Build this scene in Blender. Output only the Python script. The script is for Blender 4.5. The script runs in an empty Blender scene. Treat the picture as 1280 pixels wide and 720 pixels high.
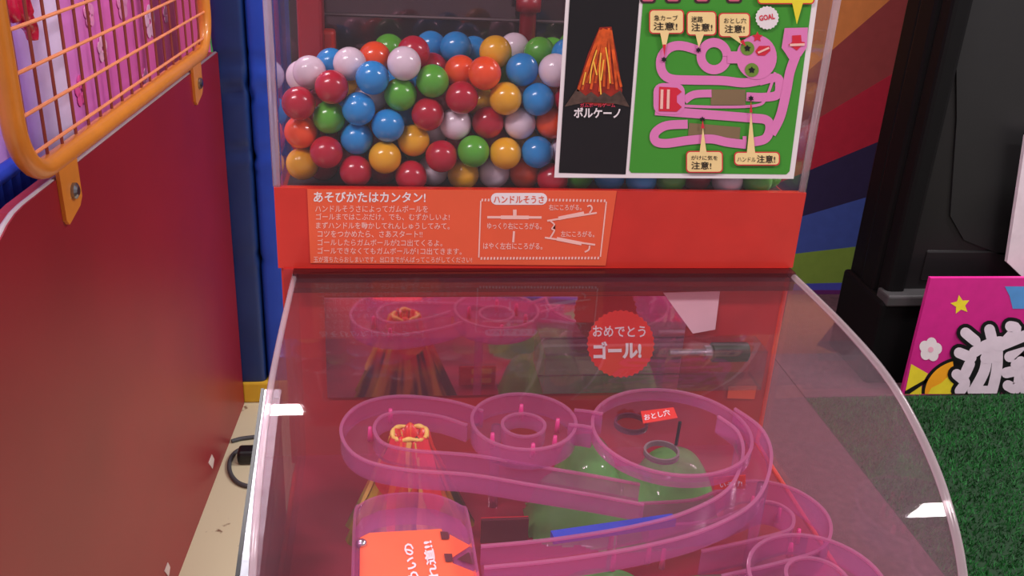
import bpy, bmesh, math, random
import numpy as np
from mathutils import Vector, Matrix

sc = bpy.context.scene
# ------------------------------------------------------------------ camera
F = 1172.0
def unit(v): return v / np.linalg.norm(v)
Zc = -unit(np.array([-144, -2657, -1172.]))
Yc = np.array([-155, 525, -1172.]); Yc = unit(Yc - Yc.dot(Zc) * Zc)
Xc = np.cross(Yc, Zc)
R = np.stack([Xc, Yc, Zc], 1)                   # camera = R @ world
CAM = np.array([-0.12545862, -0.69731967, 1.27554991])
cd = bpy.data.cameras.new('camera'); cam = bpy.data.objects.new('camera', cd)
sc.collection.objects.link(cam)
cd.sensor_width = 36.0; cd.lens = F / 1280 * 36.0; cd.clip_start = 0.02; cd.clip_end = 50
mw = Matrix([list(r) for r in R.T]).to_4x4(); mw.translation = Vector(CAM)
cam.matrix_world = mw
sc.camera = cam
# ------------------------------------------------------------------ world, lights, exposure
w = bpy.data.worlds.new('arcade_room_light'); sc.world = w; w.use_nodes = True
w.node_tree.nodes['Background'].inputs[0].default_value = (0.90, 0.80, 0.86, 1)
w.node_tree.nodes['Background'].inputs[1].default_value = 0.36
def area(name, loc, size, power, col=(1, .95, .95), target=None):
    l = bpy.data.lights.new(name, 'AREA'); l.shape = 'RECTANGLE'
    l.size, l.size_y = size; l.energy = power; l.color = col
    o = bpy.data.objects.new(name, l); sc.collection.objects.link(o); o.location = loc
    if target is not None:
        o.rotation_euler = (Vector(target) - Vector(loc)).to_track_quat('-Z', 'Y').to_euler()
    return o
area('ceiling_lamp', (-0.91, 0.85, 2.75), (1.1, 0.25), 60)
area('ceiling_lamp.001', (1.87, -1.05, 2.75), (1.1, 0.25), 50)
area('ceiling_lamp.002', (-1.25, -1.05, 2.75), (1.1, 0.25), 42)
area('ceiling_lamp.003', (2.02, 0.95, 2.75), (1.1, 0.25), 66)
sc.view_settings.view_transform = 'Standard'
sc.view_settings.look = 'None'
sc.view_settings.gamma = 1.0
sc.view_settings.use_curve_mapping = False
sc.view_settings.exposure = 0.12

# ------------------------------------------------------------------ pixel -> place helpers
def ray(x, y): return R.T @ np.array([x - 640., -(y - 360.), -F])
def onplane(x, y, ax, v):
    d = ray(x, y); return CAM + (v - CAM[ax]) / d[ax] * d
PA = np.array([-.501, 1.359, 0]); PB = np.array([-.533, .801, 0])
PN = unit(np.cross(PB - PA, [0, 0, 1.]))
PN = PN if PN[0] > 0 else -PN
PU = unit(PA - PB)
def onpanel(x, y, off=0):
    d = ray(x, y); return CAM + ((PA - CAM) @ PN + off) / (d @ PN) * d
def panel_pt(s, z, off=0):                      # s = metres along the partition (Y), z up
    p = PA + PU * (s - PA[1]) / PU[1] + PN * off
    return (p[0], p[1], z)

# ------------------------------------------------------------------ materials
def lin(c): return tuple((v / 255 / 12.92) if v / 255 <= .04045 else ((v / 255 + .055) / 1.055) ** 2.4 for v in c) + (1,)
MATS = {}
def mat(name, col, rough=.5, metal=0, var=.06, scale=30, bump=0, bscale=80, spec=.5, coat=0):
    if name in MATS: return MATS[name]
    m = bpy.data.materials.new(name); m.use_nodes = True; nt = m.node_tree; N = nt.nodes
    b = N['Principled BSDF']; b.inputs['Roughness'].default_value = rough; b.inputs['Metallic'].default_value = metal
    b.inputs['Specular IOR Level'].default_value = spec
    b.inputs['Coat Weight'].default_value = coat; b.inputs['Coat Roughness'].default_value = .05
    tc = N.new('ShaderNodeTexCoord'); nz = N.new('ShaderNodeTexNoise'); nz.inputs['Scale'].default_value = scale
    nz.inputs['Detail'].default_value = 4
    nt.links.new(tc.outputs['Object'], nz.inputs['Vector'])
    rp = N.new('ShaderNodeValToRGB'); c = lin(col)
    rp.color_ramp.elements[0].position = .3; rp.color_ramp.elements[1].position = .7
    rp.color_ramp.elements[0].color = tuple(max(0, v * (1 - var)) for v in c[:3]) + (1,)
    rp.color_ramp.elements[1].color = tuple(min(1, v * (1 + var)) for v in c[:3]) + (1,)
    nt.links.new(nz.outputs['Fac'], rp.inputs['Fac']); nt.links.new(rp.outputs['Color'], b.inputs['Base Color'])
    if bump:
        n2 = N.new('ShaderNodeTexNoise'); n2.inputs['Scale'].default_value = bscale
        nt.links.new(tc.outputs['Object'], n2.inputs['Vector'])
        bp = N.new('ShaderNodeBump'); bp.inputs['Strength'].default_value = bump; bp.inputs['Distance'].default_value = .01
        nt.links.new(n2.outputs['Fac'], bp.inputs['Height']); nt.links.new(bp.outputs['Normal'], b.inputs['Normal'])
    MATS[name] = m; return m

def clear(name, tint=(1, 1, 1), haze=.05, hazecol=(.7, .6, .65), rough=.03, body=0.0, bodycol=(1, .3, .6), refl=.035):
    """clear or tinted acrylic sheet: transmitted light + fresnel gloss + a little surface scatter"""
    if name in MATS: return MATS[name]
    m = bpy.data.materials.new(name); m.use_nodes = True; nt = m.node_tree; N = nt.nodes; L = nt.links
    N.remove(N['Principled BSDF']); out = N['Material Output']
    tr = N.new('ShaderNodeBsdfTransparent'); tr.inputs[0].default_value = tuple(tint) + (1,)
    df = N.new('ShaderNodeBsdfDiffuse'); df.inputs[0].default_value = tuple(hazecol) + (1,)
    tl = N.new('ShaderNodeBsdfTranslucent'); tl.inputs[0].default_value = tuple(hazecol) + (1,)
    hz = N.new('ShaderNodeMixShader'); hz.inputs[0].default_value = .5
    L.new(df.outputs[0], hz.inputs[1]); L.new(tl.outputs[0], hz.inputs[2])
    tc = N.new('ShaderNodeTexCoord'); nz = N.new('ShaderNodeTexNoise'); nz.inputs['Scale'].default_value = 9
    nz.inputs['Detail'].default_value = 5
    L.new(tc.outputs['Object'], nz.inputs['Vector'])
    mp = N.new('ShaderNodeMapRange'); mp.inputs['To Min'].default_value = haze * .75; mp.inputs['To Max'].default_value = haze * 1.25
    L.new(nz.outputs['Fac'], mp.inputs['Value'])
    m1 = N.new('ShaderNodeMixShader'); L.new(mp.outputs[0], m1.inputs[0])
    L.new(tr.outputs[0], m1.inputs[1]); L.new(hz.outputs[0], m1.inputs[2])
    last = m1
    if body:
        bd = N.new('ShaderNodeBsdfTranslucent'); bd.inputs[0].default_value = tuple(bodycol) + (1,)
        bd2 = N.new('ShaderNodeBsdfDiffuse'); bd2.inputs[0].default_value = tuple(bodycol) + (1,)
        mb = N.new('ShaderNodeMixShader'); L.new(bd.outputs[0], mb.inputs[1]); L.new(bd2.outputs[0], mb.inputs[2])
        mm = N.new('ShaderNodeMixShader'); mm.inputs[0].default_value = body
        L.new(m1.outputs[0], mm.inputs[1]); L.new(mb.outputs[0], mm.inputs[2]); last = mm
    gl = N.new('ShaderNodeBsdfGlossy'); gl.inputs['Roughness'].default_value = rough
    lw = N.new('ShaderNodeLayerWeight'); lw.inputs['Blend'].default_value = .5
    pw_ = N.new('ShaderNodeMath'); pw_.operation = 'POWER'; pw_.inputs[1].default_value = 4.5; L.new(lw.outputs['Facing'], pw_.inputs[0])
    fr = N.new('ShaderNodeMath'); fr.operation = 'MULTIPLY_ADD'; fr.inputs[1].default_value = .9; fr.inputs[2].default_value = refl
    L.new(pw_.outputs[0], fr.inputs[0])
    m2 = N.new('ShaderNodeMixShader'); L.new(fr.outputs[0], m2.inputs[0])
    L.new(last.outputs[0], m2.inputs[1]); L.new(gl.outputs[0], m2.inputs[2])
    L.new(m2.outputs[0], out.inputs[0]); MATS[name] = m; return m

def mirror(name, col, rough, mixcol, fac):
    m = bpy.data.materials.new(name); m.use_nodes = True; nt = m.node_tree; N = nt.nodes
    b = N['Principled BSDF']; b.inputs['Base Color'].default_value = lin(mixcol); b.inputs['Roughness'].default_value = .5
    g = N.new('ShaderNodeBsdfGlossy'); g.inputs[0].default_value = lin(col); g.inputs['Roughness'].default_value = rough
    x = N.new('ShaderNodeMixShader'); x.inputs[0].default_value = fac
    nt.links.new(b.outputs[0], x.inputs[1]); nt.links.new(g.outputs[0], x.inputs[2])
    nt.links.new(x.outputs[0], N['Material Output'].inputs[0]); MATS[name] = m; return m

RED = mat('machine_red_paint', (202, 46, 36), .35, coat=.2)
LABEL = mat('orange_red_label', (230, 92, 58), .45, var=.03)
WHITE = mat('white_print', (235, 222, 225), .5, var=.03)
PINKW = mat('pale_pink_print', (245, 190, 180), .5, var=.03)
BLACK = mat('black_print', (22, 18, 22), .4)
DKRED = mat('playfield_dark_red', (150, 26, 50), .35, coat=.3)
CHROME = mat('brushed_metal', (215, 215, 222), .25, 1, bump=.05)
ACRY = clear('clear_acrylic', (.93, .885, .915), .05, (.70, .50, .62))
CASE = clear('case_acrylic', (.985, .965, .98), .012, (.6, .55, .6))
SIDE = clear('cover_side_acrylic', (.94, .88, .90), .09, (.62, .44, .50))
EDGE = clear('acrylic_edge', (.95, .85, .88), .32, (.9, .8, .84), rough=.15)
FLANGE_SHADE = clear('shadow_tinted_flange', (.42, .22, .26), .12, (.25, .1, .12))  # dark tint carries the shadow of the gap below the red band
TRACK = clear('pink_translucent_plastic', (.97, .73, .91), .05, (1, .5, .8), rough=.08, body=.19, bodycol=(.96, .29, .70))
TRACKF = clear('pink_clear_floor', (.985, .80, .91), .03, (1, .5, .75), rough=.08, body=.07, bodycol=(.98, .30, .62))
LIP = clear('pink_moulded_edge', (.98, .7, .85), .12, (1, .6, .8), rough=.1, body=.24, bodycol=(1, .36, .68), refl=.06)

# ------------------------------------------------------------------ object helpers
COL = sc.collection
ORG = {}
def tag(o, label=None, cat=None, group=None, kind=None):
    if label: o['label'] = label
    if cat: o['category'] = cat
    if group: o['group'] = group
    if kind: o['kind'] = kind
    return o
def thing(name, loc, label, cat, group=None):
    o = bpy.data.objects.new(name, None); COL.objects.link(o); o.location = loc; o.empty_display_size = .05
    ORG[o.name] = Vector(loc); return tag(o, label, cat, group)
def obj(name, vf, m, parent=None, origin=None, smooth=False):
    """vf = (verts in world space, faces); the object's origin is its parent's (or the given one)"""
    V, Fc = vf
    org = ORG[parent.name] if parent is not None else Vector(origin if origin is not None else np.mean(np.array(V), 0))
    me = bpy.data.meshes.new(name)
    me.from_pydata([tuple(Vector(v) - org) for v in V], [], Fc); me.materials.append(m)
    if smooth: me.polygons.foreach_set('use_smooth', [True] * len(me.polygons))
    me.update()
    o = bpy.data.objects.new(name, me); COL.objects.link(o)
    if parent is not None: o.parent = parent
    else: o.location = org
    ORG[o.name] = org; return o
def join(*vfs):
    V, Fc = [], []
    for v, f in vfs:
        n = len(V); V += [tuple(p) for p in v]; Fc += [tuple(i + n for i in q) for q in f]
    return V, Fc
def box(x0, x1, y0, y1, z0, z1):
    V = [(x, y, z) for x in (x0, x1) for y in (y0, y1) for z in (z0, z1)]
    return V, [(0, 1, 3, 2), (4, 6, 7, 5), (0, 4, 5, 1), (2, 3, 7, 6), (0, 2, 6, 4), (1, 5, 7, 3)]
def from_bm(bm):
    bm.verts.ensure_lookup_table(); V = [v.co[:] for v in bm.verts]; Fc = [tuple(v.index for v in f.verts) for f in bm.faces]
    bm.free(); return V, Fc
def bevelled(vf, r, seg=2):
    bm = bmesh.new(); vs = [bm.verts.new(v) for v in vf[0]]
    for f in vf[1]: bm.faces.new([vs[i] for i in f])
    bmesh.ops.recalc_face_normals(bm, faces=bm.faces)
    bmesh.ops.bevel(bm, geom=list(bm.edges), offset=r, segments=seg, profile=.5, affect='EDGES')
    bm.verts.index_update(); return from_bm(bm)
def rbox(x0, x1, y0, y1, z0, z1, r=.004, seg=2): return bevelled(box(x0, x1, y0, y1, z0, z1), r, seg)
def catmull(P, n=8, closed=False):
    P = [np.array(p, float) for p in P]; out = []; L = len(P)
    rng = range(L) if closed else range(L - 1)
    for i in rng:
        if closed: a, b, c, d = P[i - 1], P[i], P[(i + 1) % L], P[(i + 2) % L]
        else: a, b, c, d = P[max(i - 1, 0)], P[i], P[i + 1], P[min(i + 2, L - 1)]
        for k in range(n):
            t = k / n
            out.append(.5 * (2 * b + (c - a) * t + (2 * a - 5 * b + 4 * c - d) * t * t + (3 * b - a - 3 * c + d) * t ** 3))
    if not closed: out.append(P[-1])
    return out
def tube(path, r, n=10, closed=False):
    P = [np.array(p, float) for p in path]; L = len(P); V = []; Fc = []
    up = None
    for i, p in enumerate(P):
        if closed: t = P[(i + 1) % L] - P[i - 1]
        else: t = P[min(i + 1, L - 1)] - P[max(i - 1, 0)]
        t = unit(t)
        if up is None:
            up = np.array([0, 0, 1.]) if abs(t[2]) < .9 else np.array([1., 0, 0])
        up = unit(up - t * (up @ t)); s = np.cross(t, up)
        rr = r[i] if hasattr(r, '__len__') else r
        for k in range(n):
            a = 2 * math.pi * k / n; V.append(tuple(p + rr * (math.cos(a) * s + math.sin(a) * up)))
    m = L if closed else L - 1
    for i in range(m):
        for k in range(n):
            j = (i + 1) % L
            Fc.append((i * n + k, i * n + (k + 1) % n, j * n + (k + 1) % n, j * n + k))
    if not closed: Fc += [tuple(range(n))[::-1], tuple((L - 1) * n + k for k in range(n))]
    return V, Fc
def ribbon(path, a, b, c, d, closed=False):
    """box strip along a path: sideways from a to b, upwards from c to d"""
    P = [np.array(p, float) for p in path]; L = len(P); V = []; Fc = []
    for i, p in enumerate(P):
        t = (P[(i + 1) % L] - P[i - 1]) if closed else (P[min(i + 1, L - 1)] - P[max(i - 1, 0)])
        t[2] = 0; t = unit(t); s = np.array([-t[1], t[0], 0])
        for o, z in ((a, c), (b, c), (b, d), (a, d)): V.append(tuple(p + s * o + np.array([0, 0, z])))
    for i in range(L if closed else L - 1):
        j = (i + 1) % L
        for k in range(4): Fc.append((i * 4 + k, i * 4 + (k + 1) % 4, j * 4 + (k + 1) % 4, j * 4 + k))
    if not closed: Fc += [(3, 2, 1, 0), tuple((L - 1) * 4 + k for k in range(4))]
    return V, Fc
def lathe(profile, c, n=40, cap=True):
    V = []; Fc = []; L = len(profile)
    for r, z in profile:
        for k in range(n):
            a = 2 * math.pi * k / n; V.append((c[0] + r * math.cos(a), c[1] + r * math.sin(a), c[2] + z))
    for i in range(L - 1):
        for k in range(n):
            Fc.append((i * n + k, i * n + (k + 1) % n, (i + 1) * n + (k + 1) % n, (i + 1) * n + k))
    if cap: Fc += [tuple(range(n))[::-1], tuple((L - 1) * n + k for k in range(n))]
    return V, Fc
def extrude(pts, vec):
    """closed polygon (3-D points) given thickness along vec"""
    n = len(pts); V = [tuple(p) for p in pts] + [tuple(np.array(p) + np.array(vec)) for p in pts]
    return V, [tuple(range(n))[::-1], tuple(range(n, 2 * n))] + [(i, (i + 1) % n, n + (i + 1) % n, n + i) for i in range(n)]
# flat print: 2-D pixel outlines put on a plane
def circle(cx, cy, rx, ry=None, n=28, a0=0, a1=2 * math.pi):
    ry = ry or rx; return [(cx + rx * math.cos(a0 + (a1 - a0) * k / n), cy + ry * math.sin(a0 + (a1 - a0) * k / n)) for k in range(n)]
def rrect(x0, y0, x1, y1, r, sk=0):
    out = []
    for cx, cy, a in ((x1 - r, y0 + r, -90), (x1 - r, y1 - r, 0), (x0 + r, y1 - r, 90), (x0 + r, y0 + r, 180)):
        for k in range(5):
            t = math.radians(a + 22.5 * k); out.append((cx + r * math.cos(t), cy + r * math.sin(t)))
    return out
def star(cx, cy, r, n=5, inner=.5, rot=0):
    return [(cx + (r if k % 2 == 0 else r * inner) * math.sin(rot + math.pi * k / n), cy - (r if k % 2 == 0 else r * inner) * math.cos(rot + math.pi * k / n)) for k in range(2 * n)]
def stroke(pts, w, smooth=True, closed=False):
    P = catmull(pts, 6, closed) if smooth else [np.array(p, float) for p in pts]
    L = len(P); A, B = [], []
    for i, p in enumerate(P):
        t = (P[(i + 1) % L] - P[i - 1]) if closed else (P[min(i + 1, L - 1)] - P[max(i - 1, 0)])
        t = unit(t); s = np.array([-t[1], t[0]]) * w / 2; A.append(p + s); B.append(p - s)
    return [A + B[::-1]]
class Plane:
    """a printed sheet in the plane axis = v; layers step towards the viewer"""
    def __init__(s, ax, v, step): s.ax, s.v, s.step = ax, v, step
    def pt(s, x, y, layer): return tuple(onplane(x, y, s.ax, s.v + s.step * layer))
    def polys(s, plist, layer):
        V, Fc = [], []
        inc = min(.1, .8 / max(1, len(plist)))
        for i, p in enumerate(plist):
            n = len(V); V += [s.pt(x, y, layer + inc * i) for x, y in p]; Fc.append(tuple(range(n, n + len(p))))
        return V, Fc
    def slab(s, pts, layer, t):
        vec = [0, 0, 0]; vec[s.ax] = -t * math.copysign(1, s.step)
        return extrude([s.pt(x, y, layer) for x, y in pts], vec)
_tc = bpy.data.curves.new('lettering', 'FONT'); _to = bpy.data.objects.new('lettering_source', _tc); COL.objects.link(_to)
def glyphs(s, bold=0.0):
    _tc.body = s; _tc.size = 1; _tc.resolution_u = 2; _tc.offset = bold; _tc.fill_mode = 'FRONT' if hasattr(_tc, 'fill_mode') else 'FRONT'
    dg = bpy.context.evaluated_depsgraph_get(); dg.update()
    me = bpy.data.meshes.new_from_object(_to.evaluated_get(dg))
    V = np.array([v.co[:2] for v in me.vertices]); Fc = [tuple(p.vertices) for p in me.polygons]
    bpy.data.meshes.remove(me)
    return V, Fc
def text(plane, s, x0, y0, x1, y1, h, layer, bold=.0, turn=False):
    """string fitted between two baseline pixels, h pixels tall"""
    V, Fc = glyphs(s, bold)
    if len(V) == 0: return [], []
    lo, hi = V.min(0), V.max(0)
    d = np.array([x1 - x0, y1 - y0], float); L = np.linalg.norm(d); d /= L; up = np.array([d[1], -d[0]])
    out = []
    for v in V:
        q = (v - lo) / np.maximum(hi - lo, 1e-6)
        p = np.array([x0, y0]) + d * q[0] * L + up * q[1] * h
        out.append(plane.pt(p[0], p[1], layer))
    return out, Fc

# ================================================================== THE SETTING
FL = bpy.data.materials.new('cream_floor_tiles'); FL.use_nodes = True
nt = FL.node_tree; N = nt.nodes; b = N['Principled BSDF']; b.inputs['Roughness'].default_value = .35
tc = N.new('ShaderNodeTexCoord'); n1 = N.new('ShaderNodeTexNoise'); n1.inputs['Scale'].default_value = 26; n1.inputs['Detail'].default_value = 6
rp = N.new('ShaderNodeValToRGB'); rp.color_ramp.elements[0].position = .27; rp.color_ramp.elements[0].color = lin((120, 90, 70)); rp.color_ramp.elements[1].position = .33; rp.color_ramp.elements[1].color = lin((206, 196, 164))
nt.links.new(tc.outputs['Object'], n1.inputs['Vector']); nt.links.new(n1.outputs['Fac'], rp.inputs['Fac']); nt.links.new(rp.outputs['Color'], b.inputs['Base Color'])
o = obj('floor', box(-2.2, 3.2, -1.6, 2.15, -.05, 0), FL); tag(o, kind='structure', label='cream vinyl floor with brown stains')

wallm = mat('maroon_wall', (96, 44, 48), .7)
wb = obj('wall_back', box(-2.2, 3.2, 2.1, 2.15, 0, 2.6), wallm); tag(wb, kind='structure', label='back wall with a painted rainbow of slanting stripes')
# stripes painted on the wall: each lies between two boundary lines given by points on the wall
def wp(x, y): p = onplane(x, y, 1, 2.1); return p[0], p[2]
bnd = [((1040, -60), (1120, -130)), ((1037, 65), (1112, 0)), ((1019, 150), (1107, 97)), ((1008, 214), (1090, 180)),
       ((1003, 270), (1070, 250)), ((1000, 316), (1060, 309)), ((1005, 354), (1050, 353)), ((1005, 362), (1050, 362)), ((1005, 420), (1050, 428))]
cols = [(226, 138, 74), (158, 66, 66), (188, 36, 60), (48, 38, 76), (70, 92, 172), (134, 166, 66), (78, 84, 190), (108, 40, 112)]
XL, XR = 1.0, 2.6
def zat(seg, X):
    (xa, za), (xb, zb) = wp(*seg[0]), wp(*seg[1]); return za + (zb - za) * (X - xa) / (xb - xa)
for i, c in enumerate(cols):
    m = mat('stripe_paint_%d' % i, c, .65)
    zs = [max(.0, min(2.6, zat(bnd[i + k], X))) for k in (0, 1) for X in (XL, XR)]
    if i == 0: zs[0] = zs[1] = 2.6
    yy_ = 2.0985 - .0004 * i; poly = [(XL, yy_, zs[2]), (XR, yy_, zs[3]), (XR, yy_, zs[1]), (XL, yy_, zs[0])]
    obj('stripe', extrude(poly, (0, .002, 0)), m, wb)
obj('stripe', box(-1.2, -.2, 2.0965, 2.099, .5, 2.6), mat('green_wall_paint', (44, 120, 62), .6), wb)
wl = obj('wall_left', box(-2.25, -2.2, -1.6, 2.15, 0, 2.6), mat('grey_wall', (150, 130, 140), .7)); tag(wl, kind='structure', label='plain grey side wall')

# ------------------------------------------------------------------ artificial turf
turf = thing('turf_mat', (1.6, .6, 0), 'green artificial grass mat laid on the floor before the black cabinet', 'turf mat')
obj('backing', box(1.0015, 2.6, -.9, 1.4092, 0.0, .006), mat('turf_backing', (14, 48, 20), .9), turf)
rng = np.random.default_rng(4)
nb = 60000
bx = np.stack([rng.uniform(1.004, 2.3, nb), rng.uniform(0.0, 1.398, nb)], 1)
ang = rng.uniform(0, 6.283, nb); hh = rng.uniform(.008, .016, nb); ln = rng.normal(0, .005, (nb, 2))
ca, sa = np.cos(ang) * .0022, np.sin(ang) * .0022
Vt = np.empty((nb, 3, 3)); Vt[:, 0] = np.stack([bx[:, 0] - ca, bx[:, 1] - sa, np.full(nb, .005)], 1)
Vt[:, 1] = np.stack([bx[:, 0] + ca, bx[:, 1] + sa, np.full(nb, .005)], 1)
Vt[:, 2] = np.stack([bx[:, 0] + ln[:, 0], bx[:, 1] + ln[:, 1], .005 + hh], 1)
Vt = Vt.reshape(-1, 3) - np.array([1.6, .6, 0])
me = bpy.data.meshes.new('pile'); me.from_pydata(Vt.tolist(), [], np.arange(nb * 3).reshape(-1, 3).tolist())
me.materials.append(mat('turf_green', (22, 92, 34), .8, var=.5, scale=14))
pile = bpy.data.objects.new('pile', me); COL.objects.link(pile); pile.parent = turf; pile['kind'] = 'stuff'

cpt = obj('floor_carpet', rbox(.235, 1.0, -.9, 2.09, 0.0, .008, .002), mat('plum_carpet', (92, 58, 66), .9, var=.25, scale=60, bump=.4, bscale=300)); tag(cpt, 'dull plum carpet strip between gumball machine and green turf', 'carpet')
cp2 = obj('floor_carpet', rbox(1.003, 2.6, 1.4096, 2.09, 0.0, .008, .001), MATS['plum_carpet']); tag(cp2, 'dull plum carpet strip under the black game cabinet', 'carpet')

# ------------------------------------------------------------------ partition, fence and what stands behind it
part = thing('partition_panel', panel_pt(.9, 0), 'dark red partition board with rounded corner and metal edging, below the wire fence', 'partition')
zt = .888; rh, rv = .23, .34; s0, s1 = .19, 1.446
out = [(s1, .0), (s1, zt)] + [(s0 + rh + rh * math.cos(math.radians(a)), zt - rv + rv * math.sin(math.radians(a))) for a in range(90, 181, 6)] + [(s0, 0)]
board_m = mat('dark_red_laminate', (140, 24, 38), .42, var=.08, scale=5)
obj('board', extrude([panel_pt(s, z, 0) for s, z in out], -PN * .022), board_m, part)
edge = [panel_pt(s, z - .002, -.0055) for s, z in out[1:-1]] + [panel_pt(s0, .0, -.0055)]
obj('edge_trim', tube(edge, .0042, 8), mat('pale_edge_trim', (184, 172, 178), .35), part, smooth=True)
paper = mat('torn_paper', (205, 185, 180), .8)
for px, py in ((265, 577), (210, 712)):
    pts = [(px - 4, py + 2), (px, py - 9), (px + 3, py - 3), (px + 1, py + 9)]
    obj('paper_scrap', extrude([onpanel(x, y, .0012) for x, y in pts], -PN * .001), paper, part)

ORANGE = mat('orange_powder_coat', (218, 134, 44), .38, coat=.3)
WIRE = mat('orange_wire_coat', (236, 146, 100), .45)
fence = thing('mesh_fence', panel_pt(.9, .905), 'orange tubular fence with wire grid bolted onto the red partition', 'fence')
fz0, fz1, fs0, fs1, fr = .909, 1.62, .435, 1.372, .075
ring = []
for cs, cz, a in ((fs1 - fr, fz0 + fr, -90), (fs1 - fr, fz1 - fr, 0), (fs0 + fr, fz1 - fr, 90), (fs0 + fr, fz0 + fr, 180)):
    for k in range(9):
        t = math.radians(a + 11.25 * k); ring.append(panel_pt(cs + fr * math.cos(t), cz + fr * math.sin(t), -.004))
obj('frame', tube(ring, .0135, 12, closed=True), ORANGE, fence, smooth=True)
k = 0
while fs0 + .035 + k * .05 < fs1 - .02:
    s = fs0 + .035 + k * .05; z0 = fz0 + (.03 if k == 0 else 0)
    obj('wire', tube([panel_pt(s, z0, -.006), panel_pt(s, fz1, -.006)], .0022, 6), mat('shaded_wire_coat', (142, 62, 46), .5), fence); k += 1  # upright wires share the orange coat; their shade is put into the colour
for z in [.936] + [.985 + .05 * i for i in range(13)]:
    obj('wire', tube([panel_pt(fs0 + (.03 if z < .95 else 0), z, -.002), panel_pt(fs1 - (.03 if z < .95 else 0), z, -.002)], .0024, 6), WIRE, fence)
bolt_m = mat('zinc_bolt', (150, 150, 155), .3, 1)
for s, zc in ((.553, .868), (1.245, .868)):
    pl = [(s - .034, zc + .045), (s + .030, zc + .045), (s + .030, zc - .022), (s + .020, zc - .032), (s - .024, zc - .044), (s - .032, zc - .036)]
    br = obj('bracket', extrude([panel_pt(a, b_, .005) for a, b_ in pl], -PN * .005), ORANGE, fence)
    c = np.array(panel_pt(s + .003, zc - .006, .005))
    obj('bolt', tube([c, c + PN * .004, c + PN * .007], [.011, .011, .006], 12), bolt_m, br)

PINK = mat('hot_pink_print', (246, 96, 178), .5)
LIL = mat('lilac_print', (220, 150, 230), .5, var=.1, scale=4)
BN = bpy.data.materials.new('lilac_to_pink_print'); BN.use_nodes = True; nt = BN.node_tree; N = nt.nodes; b = N['Principled BSDF']; b.inputs['Roughness'].default_value = .5
tc = N.new('ShaderNodeTexCoord'); sx = N.new('ShaderNodeSeparateXYZ'); rp = N.new('ShaderNodeValToRGB'); mr_ = N.new('ShaderNodeMapRange')
nz = N.new('ShaderNodeTexNoise'); nz.inputs['Scale'].default_value = 4; ad = N.new('ShaderNodeMath'); ad.operation = 'MULTIPLY_ADD'; ad.inputs[1].default_value = .35
nt.links.new(tc.outputs['Object'], sx.inputs[0]); nt.links.new(tc.outputs['Object'], nz.inputs['Vector']); nt.links.new(nz.outputs['Fac'], ad.inputs[0]); nt.links.new(sx.outputs['Y'], ad.inputs[2])
mr_.inputs['From Min'].default_value = -.1; mr_.inputs['From Max'].default_value = .75; nt.links.new(ad.outputs[0], mr_.inputs['Value']); nt.links.new(mr_.outputs[0], rp.inputs['Fac'])
rp.color_ramp.elements[0].color = lin((214, 160, 240)); rp.color_ramp.elements[1].color = lin((255, 98, 182)); e = rp.color_ramp.elements.new(.5); e.color = lin((240, 120, 212))
nt.links.new(rp.outputs['Color'], b.inputs['Base Color'])
bd = thing('pink_banner', panel_pt(1.0, 0, -.14), 'lilac to pink printed banner standing behind the wire fence', 'banner')
obj('sheet', extrude([panel_pt(s, z, -.14) for s, z in ((.1, 0), (1.97, 0), (1.97, 2.1), (.1, 2.1))], -PN * .01), BN, bd)
PALEP = mat('pale_lilac_print', (250, 160, 216), .5); BLOS = mat('blossom_white_print', (255, 190, 228), .5)
random.seed(2)
def banner_px(x, y): p = onpanel(x, y, -.14); return p[1], p[2]
for x, y, rr, m_ in ((185, 28, .034, BLOS), (125, 62, .024, BLOS), (108, 18, .024, PALEP), (205, 18, .02, PALEP), (98, 115, .026, PINK), (180, 100, .022, PALEP), (150, 5, .03, PALEP)):
    s, z = banner_px(x, y)
    pet = []
    for q in range(5):
        a = math.radians(90 + 72 * q)
        pet.append(extrude([panel_pt(s + rr * .62 * math.cos(a) + rr * .45 * math.cos(t), z + rr * .62 * math.sin(a) + rr * .45 * math.sin(t), -.1375) for t in np.linspace(0, 6.283, 14)[:-1]], -PN * .001))
    obj('blossom', join(*pet), m_, bd)
colm = thing('light_streak_column', panel_pt(.745, 0, -.09), 'pale lilac upright shape in place of a light streak behind the wire fence', 'light streak')  # solid shape added in place of a bright vertical light streak
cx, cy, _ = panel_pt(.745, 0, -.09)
obj('shaft', lathe([(.034, .03), (.034, 2.1)], (cx, cy, 0), 28), mat('light_streak_lilac', (226, 206, 244), .35), colm, smooth=True)
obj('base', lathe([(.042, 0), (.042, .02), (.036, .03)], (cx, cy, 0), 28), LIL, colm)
# red ribbon hanging on the fence
rib = thing('hanging_ribbon', panel_pt(.47, 1.09, -.03), 'shiny red ribbon hanging behind the top of the wire fence', 'ribbon')
rp_ = [onpanel(x, y, -.035) for x, y in ((22, -60), (20, -10), (28, 18), (38, 34), (41, 50))]
obj('tail', tube(catmull(rp_, 5), [.016] * 10 + [.013 - .0006 * i for i in range(11)], 8), mat('red_foil', (200, 30, 70), .2, coat=.6), rib, smooth=True)
rp2 = [onpanel(x, y, -.04) for x, y in ((14, -60), (10, -10), (12, 10), (18, 20))]
obj('tail', tube(catmull(rp2, 5), .011, 8), MATS['red_foil'], rib, smooth=True)
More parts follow.
